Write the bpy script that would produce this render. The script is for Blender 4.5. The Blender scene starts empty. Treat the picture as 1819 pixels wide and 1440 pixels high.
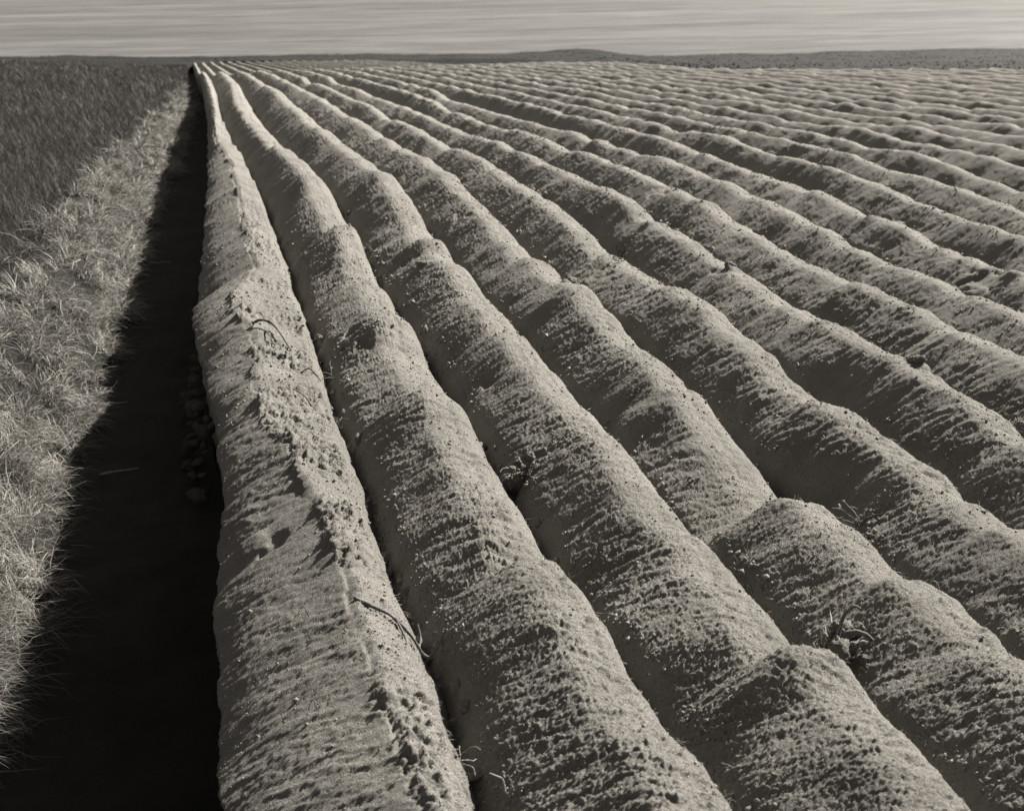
import bpy, math, random
import numpy as np
from mathutils import Vector

SC = bpy.context.scene
COL = SC.collection
CAM_H = 3.3                      # camera height above the datum of the field
R = math.radians

# ------------------------------------------------------------------ camera
cd = bpy.data.cameras.new('camera')
cam = bpy.data.objects.new('camera', cd)
COL.objects.link(cam)
cam.location = (0, 0, CAM_H)
cam.rotation_euler = (R(90 - 22.016), 0, R(-13.694))
cd.sensor_width = 36
cd.lens = 45.5
cd.clip_start = 0.1
cd.clip_end = 20000
cd.dof.use_dof = True
cd.dof.focus_distance = 7.2
cd.dof.aperture_fstop = 3.2
cd.dof.aperture_blades = 7
SC.camera = cam

# ------------------------------------------------------------------ daylight (black and white print: the light is neutral, slightly warm)
SUN_ELEV, SUN_AZ = 35.0, 32.0    # azimuth measured from +X (square to the ridges) towards +Y
w = bpy.data.worlds.new('World')
SC.world = w
w.use_nodes = True
nt = w.node_tree
nt.nodes.clear()
out = nt.nodes.new('ShaderNodeOutputWorld')
bg = nt.nodes.new('ShaderNodeBackground')
bg.inputs['Strength'].default_value = 0.05
sky = nt.nodes.new('ShaderNodeTexSky')
sky.sky_type = 'NISHITA'
sky.sun_disc = False
sky.sun_elevation = R(SUN_ELEV)
sky.sun_rotation = R(90 - SUN_AZ)
sky.air_density = 1.0
sky.dust_density = 1.0
# the film saw the blue sky through a deep yellow filter: mostly its red light counts
sep = nt.nodes.new('ShaderNodeSeparateColor')
bw = nt.nodes.new('ShaderNodeMix')
bw.data_type = 'FLOAT'
bw.inputs[0].default_value = 0.2
tint = nt.nodes.new('ShaderNodeMix')
tint.data_type = 'RGBA'
tint.blend_type = 'MULTIPLY'
tint.inputs[0].default_value = 1.0
tint.inputs[7].default_value = (1.0, 0.962, 0.90, 1)
nt.links.new(sky.outputs[0], sep.inputs[0])
nt.links.new(sep.outputs[0], bw.inputs[2])
nt.links.new(sep.outputs[1], bw.inputs[3])
nt.links.new(bw.outputs[0], tint.inputs[6])
nt.links.new(tint.outputs[2], bg.inputs[0])
nt.links.new(bg.outputs[0], out.inputs[0])

sl = bpy.data.lights.new('sun', 'SUN')
sl.energy = 5.0
sl.angle = R(0.6)
sl.color = (1.0, 0.957, 0.872)
sun = bpy.data.objects.new('sun', sl)
COL.objects.link(sun)
sd = Vector((math.cos(R(SUN_AZ)) * math.cos(R(SUN_ELEV)), math.sin(R(SUN_AZ)) * math.cos(R(SUN_ELEV)), math.sin(R(SUN_ELEV))))
sun.rotation_euler = sd.to_track_quat('Z', 'Y').to_euler()
sun.location = (30, 0, 30)

SC.view_settings.view_transform = 'Standard'
SC.view_settings.look = 'None'
SC.view_settings.exposure = 1.58
SC.view_settings.gamma = 1.0
SC.view_settings.use_curve_mapping = False
SC.cycles.max_bounces = 6
SC.cycles.diffuse_bounces = 3
SC.cycles.use_denoising = True

# ------------------------------------------------------------------ helpers
rng = np.random.default_rng(11)

def pn(x, y, seed=0):
    """2-D gradient noise, about -1..1"""
    x = np.asarray(x, dtype=np.float64); y = np.asarray(y, dtype=np.float64)
    xi = np.floor(x); yi = np.floor(y)
    fx = x - xi; fy = y - yi
    xi = xi.astype(np.int64); yi = yi.astype(np.int64)
    def g(ix, iy, dx, dy):
        h = (ix * 374761393 + iy * 668265263 + seed * 974711 + 12345) & 0xFFFFFFFF
        h = ((h ^ (h >> 13)) * 1274126177) & 0xFFFFFFFF
        h = (h ^ (h >> 16)) & 0xFFFF
        a = h * (2 * math.pi / 65536)
        return np.cos(a) * dx + np.sin(a) * dy
    u = fx * fx * fx * (fx * (fx * 6 - 15) + 10)
    v = fy * fy * fy * (fy * (fy * 6 - 15) + 10)
    a = g(xi, yi, fx, fy); b = g(xi + 1, yi, fx - 1, fy)
    c = g(xi, yi + 1, fx, fy - 1); d = g(xi + 1, yi + 1, fx - 1, fy - 1)
    return 1.5 * ((a + (b - a) * u) + ((c + (d - c) * u) - (a + (b - a) * u)) * v)

def fbm(x, y, seed=0, oc=3):
    t = 0; amp = 1.0
    for k in range(oc):
        t = t + amp * pn(x * 2 ** k, y * 2 ** k, seed + 31 * k); amp *= 0.5
    return t

def sstep(a, b, x):
    t = np.clip((x - a) / (b - a), 0, 1)
    return t * t * (3 - 2 * t)

def mk(name, V, quads=None, tris=None, mat=None, parent=None, smooth=True):
    """one mesh object from arrays of vertices, quads and triangles"""
    V = np.asarray(V, dtype=np.float32).reshape(-1, 3)
    q = np.zeros((0, 4), np.int32) if quads is None else np.asarray(quads, np.int32).reshape(-1, 4)
    t = np.zeros((0, 3), np.int32) if tris is None else np.asarray(tris, np.int32).reshape(-1, 3)
    me = bpy.data.meshes.new(name)
    me.vertices.add(len(V)); me.vertices.foreach_set('co', V.ravel())
    nl = q.size + t.size
    me.loops.add(nl)
    me.loops.foreach_set('vertex_index', np.concatenate([q.ravel(), t.ravel()]))
    me.polygons.add(len(q) + len(t))
    st = np.concatenate([np.arange(len(q)) * 4, q.size + np.arange(len(t)) * 3]).astype(np.int32)
    me.polygons.foreach_set('loop_start', st)
    if smooth:
        me.polygons.foreach_set('use_smooth', np.ones(len(q) + len(t), dtype=bool))
    me.update(calc_edges=True)
    me.validate()
    if mat: me.materials.append(mat)
    o = bpy.data.objects.new(name, me)
    COL.objects.link(o)
    if parent: o.parent = parent
    return o

def grid_quads(ny, nx):
    i = np.arange(ny - 1)[:, None] * nx + np.arange(nx - 1)[None]
    return np.stack([i, i + 1, i + nx + 1, i + nx], -1).reshape(-1, 4)

def tag(o, label=None, cat=None, group=None, kind=None):
    if label: o['label'] = label
    if cat: o['category'] = cat
    if group: o['group'] = group
    if kind: o['kind'] = kind
    return o

def empty(name, loc):
    o = bpy.data.objects.new(name, None)
    o.location = loc; o.empty_display_size = 0.05
    COL.objects.link(o)
    return o

# ------------------------------------------------------------------ materials
class NT:
    def __init__(s, name):
        s.m = bpy.data.materials.new(name); s.m.use_nodes = True
        s.t = s.m.node_tree; s.t.nodes.clear()
        s.out = s.n('ShaderNodeOutputMaterial')
        s.p = s.n('ShaderNodeBsdfPrincipled')
        s.t.links.new(s.p.outputs[0], s.out.inputs['Surface'])
        s.pos = s.n('ShaderNodeNewGeometry').outputs['Position']
    def n(s, k): return s.t.nodes.new(k)
    def l(s, a, b): s.t.links.new(a, b)
    def noise(s, scale, detail=3, rough=0.5, vec=None, dist=0.0):
        t = s.n('ShaderNodeTexNoise')
        t.inputs['Scale'].default_value = scale; t.inputs['Detail'].default_value = detail
        t.inputs['Roughness'].default_value = rough; t.inputs['Distortion'].default_value = dist
        s.l(vec or s.pos, t.inputs['Vector'])
        return t.outputs[0]
    def ramp(s, f, stops):
        r = s.n('ShaderNodeValToRGB'); e = r.color_ramp.elements
        while len(e) < len(stops): e.new(0.5)
        for k, (p, c) in enumerate(stops):
            e[k].position = p
            e[k].color = (c, c * 0.975, c * 0.94, 1) if not isinstance(c, tuple) else (*c, 1)
        s.l(f, r.inputs[0]); return r.outputs[0]
    def mapping(s, rot=0.0, scale=(1, 1, 1)):
        m = s.n('ShaderNodeMapping'); m.inputs['Rotation'].default_value = (0, 0, rot)
        m.inputs['Scale'].default_value = scale
        s.l(s.pos, m.inputs['Vector']); return m.outputs[0]
    def math(s, op, a, b=None):
        m = s.n('ShaderNodeMath'); m.operation = op
        for k, v in enumerate((a, b)):
            if v is None: continue
            if isinstance(v, (int, float)): m.inputs[k].default_value = v
            else: s.l(v, m.inputs[k])
        return m.outputs[0]
    def mul(s, a, b):
        m = s.n('ShaderNodeMix'); m.data_type = 'RGBA'; m.blend_type = 'MULTIPLY'; m.inputs[0].default_value = 1
        s.l(a, m.inputs[6]); s.l(b, m.inputs[7]); return m.outputs[2]
    def bump(s, h, dist, strength=1.0, normal=None):
        b = s.n('ShaderNodeBump'); b.inputs['Distance'].default_value = dist; b.inputs['Strength'].default_value = strength
        s.l(h, b.inputs['Height'])
        if normal: s.l(normal, b.inputs['Normal'])
        return b.outputs[0]

def soil_material(name, lo, hi, bump=1.0):
    s = NT(name)
    big = s.ramp(s.noise(2.2, 4), [(0.3, lo), (0.7, hi)])
    fine = s.ramp(s.noise(140, 3, 0.65), [(0.28, 0.62), (0.5, 0.95), (0.74, 1.12)])
    s.l(s.mul(big, fine), s.p.inputs['Base Color'])
    s.p.inputs['Roughness'].default_value = 0.95
    s.p.inputs['Specular IOR Level'].default_value = 0.15
    # slanting runnels, crumbs and grains
    v = s.mapping(R(18), (34, 125, 60))
    n0 = s.bump(s.noise(1.0, 3, 0.6, v), 0.0075, 0.9 * bump)
    n1 = s.bump(s.noise(120, 3, 0.7), 0.010, 0.9 * bump, n0)
    n2 = s.bump(s.noise(240, 2, 0.6), 0.0035, 0.8 * bump, n1)
    s.l(n2, s.p.inputs['Normal'])
    return s.m

M_SOIL = soil_material('dry_soil', 0.185, 0.25)
M_CRUMB = soil_material('soil_crumb', 0.18, 0.27, 0.5)
M_DITCH = soil_material('damp_shaded_soil', 0.034, 0.05)  # dark moist soil, with the ditch's shadow also put into its colour
M_CLOD_SHADE = soil_material('shaded_clod', 0.09, 0.14)  # ridge soil darkened: the shade inside the ditch is painted into these clods
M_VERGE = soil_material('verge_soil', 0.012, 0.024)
M_BLUFF = soil_material('bluff_soil', 0.005, 0.014)

def blade_material(name, lo, hi, transl=0.35, spec=0.3):
    s = NT(name)
    g = s.n('ShaderNodeNewGeometry')
    c = s.ramp(g.outputs['Random Per Island'], [(0.0, lo), (0.6, (lo + hi) / 2), (1.0, hi)])
    c2 = s.mul(c, s.ramp(s.noise(1.3, 3), [(0.3, 0.7), (0.7, 1.15)]))
    s.l(c2, s.p.inputs['Base Color'])
    s.p.inputs['Roughness'].default_value = 0.6
    s.p.inputs['Specular IOR Level'].default_value = spec
    tr = s.n('ShaderNodeBsdfTranslucent'); s.l(c2, tr.inputs['Color'])
    mx = s.n('ShaderNodeMixShader'); mx.inputs[0].default_value = transl
    s.l(s.p.outputs[0], mx.inputs[1]); s.l(tr.outputs[0], mx.inputs[2])
    s.l(mx.outputs[0], s.out.inputs['Surface'])
    return s.m

M_STRAW = blade_material('dry_grass_blade', 0.055, 0.26)
M_TUSSOCK = blade_material('tussock_blade', 0.15, 0.42)
M_STAND = blade_material('standing_grass_blade', 0.062, 0.082)
M_SCRUB = blade_material('scrub_leaf', 0.008, 0.024, 0.1, 0.0)
M_PALE = blade_material('pale_straw', 0.25, 0.42, 0.1)
M_WEED = blade_material('withered_weed', 0.07, 0.18, 0.2)

def wood_material(name, lo, hi):
    s = NT(name)
    s.l(s.ramp(s.noise(90, 4), [(0.3, lo), (0.7, hi)]), s.p.inputs['Base Color'])
    s.p.inputs['Roughness'].default_value = 0.85
    s.l(s.bump(s.noise(200, 3), 0.004), s.p.inputs['Normal'])
    return s.m
M_ROOT = wood_material('dark_root', 0.05, 0.13)
M_ROOTP = wood_material('pale_root', 0.16, 0.34)

def sea_material():
    s = NT('sea_water')
    v = s.mapping(R(13.7), (0.055, 0.40, 0.05))
    v2 = s.mapping(R(14.6), (0.010, 0.13, 0.05))
    a = s.noise(1.0, 5, 0.6, v); b = s.noise(1.0, 3, 0.55, v2)
    m = s.math('ADD', s.math('MULTIPLY', a, 0.55), s.math('MULTIPLY', b, 0.45))
    s.l(s.ramp(m, [(0.38, 0.052), (0.5, 0.094), (0.62, 0.142)]), s.p.inputs['Base Color'])
    s.p.inputs['Roughness'].default_value = 0.3
    s.p.inputs['IOR'].default_value = 1.33
    s.p.inputs['Specular IOR Level'].default_value = 0.10
    w1 = s.noise(1.0, 4, 0.6, s.mapping(R(13.7), (0.18, 0.6, 0.3)))
    s.l(s.bump(w1, 0.5, 0.35), s.p.inputs['Normal'])
    return s.m
M_SEA = sea_material()

# ------------------------------------------------------------------ the lie of the land
# mean crest height below the camera along the rows (the field falls gently towards the sea)
GT = np.array([(0,-2.66),(2.5,-2.66),(3,-2.69),(4,-2.82),(5,-2.94),(6,-3.0),(8,-3.06),(10,-3.17),(12,-3.25),(15,-3.33),(18,-3.53),(20,-3.73),(25,-4.17),
    (30,-4.63),(35,-5.11),(40,-5.6),(50,-6.6),(57,-7.4),(62,-8.15),(70,-9.25),(80,-10.38),(100,-12.6),(115,-14.3),(130,-15.9),(145,-17.4)])
X0, SP = 0.53, 0.80              # first crest and spacing of the ridges
N_RIDGE = 35
def G(y): return np.interp(y, GT[:, 0], GT[:, 1])
# height of each near crest below the camera: distance, drop
CREST = {
    2: '3.04,2.64 3.10,2.63 3.38,2.67 3.72,2.78 3.99,2.80 4.25,2.83 4.41,2.79 4.78,2.85 5.06,2.95 5.20,3.00 5.52,2.94 5.94,2.96 6.23,2.99 6.46,3.00 7.05,3.01 7.39,2.97 7.84,3.08 8.36,3.13 8.99,3.19 9.40,3.09 10.20,3.23 11.09,3.28 12.4,3.22 13.2,3.20 14.4,3.24 15.2,3.21',
    3: '2.93,2.72 3.09,2.73 3.24,2.74 3.37,2.75 3.48,2.77 3.66,2.80 3.84,2.77 4.10,2.86 4.31,2.85 4.63,2.89 4.96,2.93 5.06,2.95 5.31,2.96 5.72,2.96 5.88,2.96 6.15,2.96 6.45,2.95 6.98,3.00 7.52,3.05 8.17,3.09 8.53,3.07 9.02,3.10 9.38,3.09 10.03,3.16 10.88,3.16 11.67,3.27 11.91,3.34 12.32,3.22 13.26,3.28 13.76,3.18 14.64,3.17 15.12,3.15 16.38,3.33 17.69,3.41 19.52,3.61 21.53,3.75 23.83,4.03 25.27,4.08 29.18,4.47 32.08,4.65 36.25,5.11',
    4: '3.67,2.81 3.75,2.81 3.95,2.89 4.09,2.87 4.31,2.88 4.60,2.92 4.90,2.96 5.19,2.98 5.57,3.05 5.93,3.19 6.29,3.17 6.54,3.15 6.79,3.11 7.03,3.07 7.25,3.03 7.54,3.05 7.69,3.02 8.00,3.05 8.38,3.10 8.77,3.12 9.10,3.09 9.47,3.09 9.73,3.05 10.39,3.19 11.02,3.23 11.35,3.28 11.81,3.27 12.45,3.26 13.09,3.25 13.98,3.28 14.84,3.30 15.28,3.24 16.15,3.34 16.92,3.37 18.78,3.61 20.54,3.76 22.18,3.89 24.10,4.05 25.52,4.22 27.72,4.41 30.70,4.65 34.90,5.08 39.26,5.51',
    5: '4.83,2.94 5.03,2.95 5.28,2.98 5.55,3.01 5.74,2.99 5.99,3.01 6.22,3.01 6.47,3.02 6.72,3.03 6.97,3.06 7.41,3.11 7.64,3.13 7.87,3.07 8.15,3.02 8.47,3.05 8.65,3.05 8.85,3.02 9.21,3.05 9.59,3.09 10.04,3.14 10.52,3.22 11.14,3.30 11.88,3.31 12.26,3.29 12.66,3.26 13.15,3.27 13.78,3.29 14.49,3.31 15.26,3.36 16.28,3.44 17.02,3.44 18.18,3.56 19.33,3.74 19.97,3.76 21.32,3.88 22.26,3.91 24.35,4.14 25.81,4.36 26.90,4.38 28.54,4.47 31.73,4.83 34.80,5.10 39.35,5.52 42.58,5.99',
    6: '6.01,3.00 6.31,2.96 6.51,2.97 6.68,2.97 6.96,2.99 7.06,2.97 7.36,3.01 7.54,3.00 7.69,3.04 7.85,3.03 8.19,3.06 8.49,3.08 8.83,3.14 9.04,3.14 9.37,3.15 9.75,3.16 10.17,3.15 10.37,3.17 11.10,3.20 11.43,3.18 11.86,3.21 12.22,3.28 12.50,3.23 12.92,3.18 13.18,3.17 13.90,3.22 14.69,3.32 15.21,3.35 16.14,3.44 17.08,3.49 17.80,3.54 18.71,3.67 19.22,3.67 20.45,3.79 22.06,4.02 23.33,4.11 24.85,4.26 26.43,4.36 28.84,4.60 31.52,4.87 34.26,5.16 36.20,5.28 42.15,5.93',
    7: '7.21,2.98 7.32,2.99 7.63,2.99 7.92,3.03 8.13,3.08 8.22,3.06 8.43,3.06 8.60,3.04 8.86,3.08 9.17,3.11 9.38,3.11 9.66,3.15 10.08,3.17 10.39,3.20 10.61,3.23 10.97,3.24 11.44,3.25 11.83,3.23 12.28,3.24 12.91,3.22 13.47,3.22 14.23,3.29 15.01,3.33 15.55,3.36 16.24,3.43 17.02,3.47 17.75,3.55 18.32,3.66 18.84,3.68 19.73,3.72 20.72,3.80 21.57,3.91 23.02,4.10 24.05,4.22 24.91,4.28 25.93,4.34 27.42,4.52',
    8: '8.37,3.11 8.85,3.12 9.12,3.16 9.32,3.18 9.62,3.16 9.96,3.19 10.32,3.25 10.51,3.27 10.77,3.27 11.31,3.28 11.67,3.24 12.15,3.26 12.61,3.26 13.03,3.27 13.67,3.32 14.19,3.30 14.74,3.35 15.37,3.40 15.82,3.39 16.41,3.42 17.02,3.51 17.56,3.60 17.91,3.59 18.57,3.69 19.18,3.70 19.83,3.80 20.73,3.81 21.27,3.90 22.09,4.01 23.25,4.09 24.45,4.23 26.01,4.39 28.10,4.59 29.62,4.72 31.51,4.92',
    9: '9.69,3.18 10.23,3.25 10.47,3.24 10.75,3.25 11.00,3.29 11.19,3.26 11.44,3.23 11.72,3.24 11.95,3.27 12.33,3.28 12.77,3.29 13.19,3.29 13.76,3.32 14.46,3.38 15.37,3.44 16.05,3.47',
}
CREST = {k: np.array([[float(a) for a in p.split(',')] for p in v.split()]) for k, v in CREST.items()}
for k in CREST: CREST[k][:, 1] *= -1

STEP_RG = random.Random(77)
STEPS = {}
for _i in range(1, N_RIDGE + 2):
    _y = 3.0 + STEP_RG.uniform(0, 2); STEPS[_i] = []
    while _y < 45:
        STEPS[_i].append((_y, STEP_RG.uniform(0.012, 0.065), STEP_RG.uniform(0.25, 0.7)))
        _y += STEP_RG.uniform(0.8, 2.4) * (1 + _y / 25)
STEPS[2] += [(5.2, .19, .55), (10.9, .15, .4), (12.7, .20, .5)]
STEPS[3] += [(4.02, .10, .5), (12.2, .21, .5), (8.9, .05, .5)]
STEPS[4] += [(5.72, .17, .6), (11.3, .14, .5)]
STEPS[5] += [(11.4, .13, .5), (8.0, .05, .5)]
STEPS[6] += [(9.1, .05, .5), (12.4, .09, .5)]
STEPS[1] += [(6.15, .07, .35), (9.9, .06, .4), (11.6, .09, .5), (13.2, .06, .4), (16.2, .12, .6), (20.5, .14, .7), (25.0, .2, 1.0), (31, .2, 1.2)]
def steps(i, y):
    """slumps: going away from the camera the ridge drops by a few centimetres, then climbs again"""
    z = np.zeros_like(y)
    for (ye, hh, L) in STEPS[i]:
        d = y - ye
        wdt = 0.03 + 0.003 * ye
        z = z - 0.5 * hh * np.tanh(d / wdt) * np.exp(-np.abs(d) / L)
    return z

def bend(i, y):
    """the rows nearest the ditch swing a little towards it far off"""
    k = {1: -0.10, 2: -0.27, 3: -0.10}.get(i, 0.0)
    return k * sstep(12, 25, np.asarray(y, dtype=float)) * (1 - sstep(29, 44, np.asarray(y, dtype=float)))
def crest_x(i, y): return X0 + SP * (i - 1) + bend(i, y) + 0.55 * steps(i, np.asarray(y, dtype=float))

def crest(i, y):
    """crest height of ridge i (1 = beside the ditch) relative to the camera"""
    y = np.asarray(y, dtype=float)
    bump = 0.055 * pn(y * 0.62 + 7.3 * i, 0.37 * i, 5) + 0.03 * pn(y * 1.5, i * 3.7, 6)
    bump = bump * (1 - 0.25 * sstep(14, 30, y)) * (1 - 0.5 * sstep(50, 70, y))
    z = G(y) + bump
    if i in CREST:
        c = CREST[i]
        d = np.interp(y, c[:, 0], c[:, 1])
        a, b = c[0, 0], c[-1, 0]
        m = sstep(a - 1.2, a, y) * (1 - sstep(b, b + (9 if i == 2 else 2.5), y))
        off0 = c[0, 1] - G(a); off1 = c[-1, 1] - G(b)
        d = np.where(y < a, G(y) + off0, np.where(y > b, G(y) + off1, d))
        z = z + (d - z) * m
    z = z + steps(i, y)
    if i == 1:
        z = G(y) + 0.35 * bump + 0.03 * np.exp(-((y - 10.2) / 0.5) ** 2) - 0.05 * np.exp(-((y - 11.4) / 0.5) ** 2) + 0.03 + steps(1, y)
    return z

SH = np.array([(2,0.57),(3.34,.55),(4.53,.51),(5,.53),(5.48,.52),(5.98,.47),(6.69,.42),(6.98,.39),(7.24,.31),(7.59,.27),(8.34,.27),(9,.33),(9.5,.30),(10.05,.18),(10.55,.21),
    (11.08,.34),(11.7,.50),(12.23,.44),(13.6,.43),(14.5,.46),(17.9,.46),(20.5,.36),(23.6,.36),(28,.45),(37,.53),(140,.53)])
BANK = np.array([(2,-.13),(4.2,-.13),(6,-.10),(7.2,-.02),(8.4,-.05),(10,-.13),(10.7,-.17),(11.6,-.14),(13,-.05),(15,.03),(18,.12),(26,.26),(42,.36),(140,.36)])
EDGE = np.array([(2,-2.7),(4.8,-2.3),(5.5,-1.85),(6.2,-1.50),(7.1,-1.32),(8.5,-1.27),(10,-1.27),(13,-1.05),(17,-.92),(22,-.78),(26,-.62),(34,-.3),(42,-.02),(60,.1),(140,.15)])
def shoulder(y): return np.interp(y, SH[:, 0], SH[:, 1]) + 0.022 * pn(y * 2.1, 3.3, 71) + 0.016 * pn(y * 6.0, 1.3, 72)
def bank(y): return np.minimum(np.interp(y, BANK[:, 0], BANK[:, 1]) + 0.03 * pn(y * 1.7, 9.1, 73) + (0.022 * pn(y * 4.3, 9.1, 75) + 0.012 * np.abs(pn(y * 9.7, 9.1, 76)) + 0.006 * pn(y * 23, 9.1, 77)) * (1 - sstep(12, 20, y)), shoulder(y) - 0.1)
def verge_edge(y): return np.interp(y, EDGE[:, 0], EDGE[:, 1]) + 0.06 * pn(y * 0.9, 4.4, 74)
DITCH_D = 1.15                   # the ditch floor lies this far below the mean crest, deeper still beside the camera
def ditch_d(y): return DITCH_D + 0.42 * (1 - sstep(5.2, 8.5, np.asarray(y, dtype=float)))

def boundary(i, y):
    """x of the furrow on the right of ridge i"""
    return X0 + SP * (i - 1) + 0.26 + 0.5 * (bend(i, y) + bend(i + 1, y)) + 0.025 * pn(np.asarray(y) * 0.8, i * 2.3, 81) + 0.02 * pn(np.asarray(y) * 3, i * 2.9, 82)

def furrow(i, y):
    """floor of the furrow between ridges i and i+1"""
    a = 0.295 + 0.04 * pn(np.asarray(y) * 0.7, i * 5.1, 83) + 0.025 * pn(np.asarray(y) * 2.5, i * 1.9, 84)
    a = a * (1 + 0.32 * sstep(10, 20, y)) * (1 + 0.35 * sstep(50, 65, y))
    return 0.5 * (crest(i, y) + crest(i + 1, y)) - a

DENTS = [(0.22,5.92,.055,.055),(1.04,9.5,.07,.05),(1.83,8.18,.06,.04),(2.74,13.5,.10,.05),(6.74,9.78,.14,.08),(1.43,12.0,.09,.06),(0.62,24.5,.2,.12),(1.10,9.2,.06,.035),
    (4.40,10.3,.08,.04),(3.30,11.3,.06,.04),(5.2,14,.12,.05),(8.2,17,.2,.07),(9.6,20,.2,.07)]
LUMPS = [(0.08,6.05,.09,.035),(3.06,10.43,.07,.05),(3.2,10.2,.06,.04),(4.52,10.3,.08,.05),(4.66,7.34,.09,.045),(1.93,11.4,.08,.03),(6.9,9.6,.12,.04),(3.45,7.4,.08,.03)]

def rough(x, y, left):
    """small relief of the soil: lumps, slanting runnels and crumbs"""
    ca, sa = math.cos(R(-18)), math.sin(R(-18))
    wx = 0.030 * pn(x * 5.3, y * 5.3, 14) + 0.012 * pn(x * 14, y * 14, 15); wy = 0.030 * pn(x * 5.3 + 9, y * 5.3, 16) + 0.012 * pn(x * 14 + 5, y * 14, 17)
    a = (x + wx) * ca + (y + wy) * sa; b = -(x + wx) * sa + (y + wy) * ca
    k = 0.45 + 0.55 * sstep(-0.5, 0.45, fbm(x * 0.9 + 5, y * 0.7, 12, 2))
    z = 0.016 * fbm(x * 2.6, y * 2.2, 1, 2)
    run = pn(a * 4.0 + 1.5 * pn(x * 2, y * 2, 9), b * 17, 2) + 0.65 * pn(a * 7.0 + 3, (b + 0.22 * a) * 31, 3)
    z = z + k * 0.011 * run
    z = z + k * 0.010 * (np.abs(pn((x + wx) * 21, (y + wy) * 21, 4)) - 0.3)
    z = z + (0.3 + 0.7 * k) * 0.0115 * (np.abs(pn((x + 0.3 * wx) * 45, (y + 0.3 * wy) * 45, 7)) - 0.3)
    z = z + 0.0055 * pn(x * 88, y * 88, 8) * (1 - sstep(5, 9, y))
    for (dx, dy, r, h) in DENTS:
        q = ((x - dx) ** 2 + ((y - dy) / 1.4) ** 2) / r ** 2 * (1 + 0.9 * pn(x * 11, y * 11, 18))
        z = z - 0.7 * h * np.exp(-q * q) + 0.25 * h * np.exp(-((x - dx + 1.1 * r) ** 2 + (y - dy) ** 2) / (0.5 * r * r))
    for (dx, dy, r, h) in LUMPS:
        q = ((x - dx) ** 2 + ((y - dy) / 1.2) ** 2) / r ** 2
        z = z + h * np.exp(-q * q)
    return z

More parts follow.
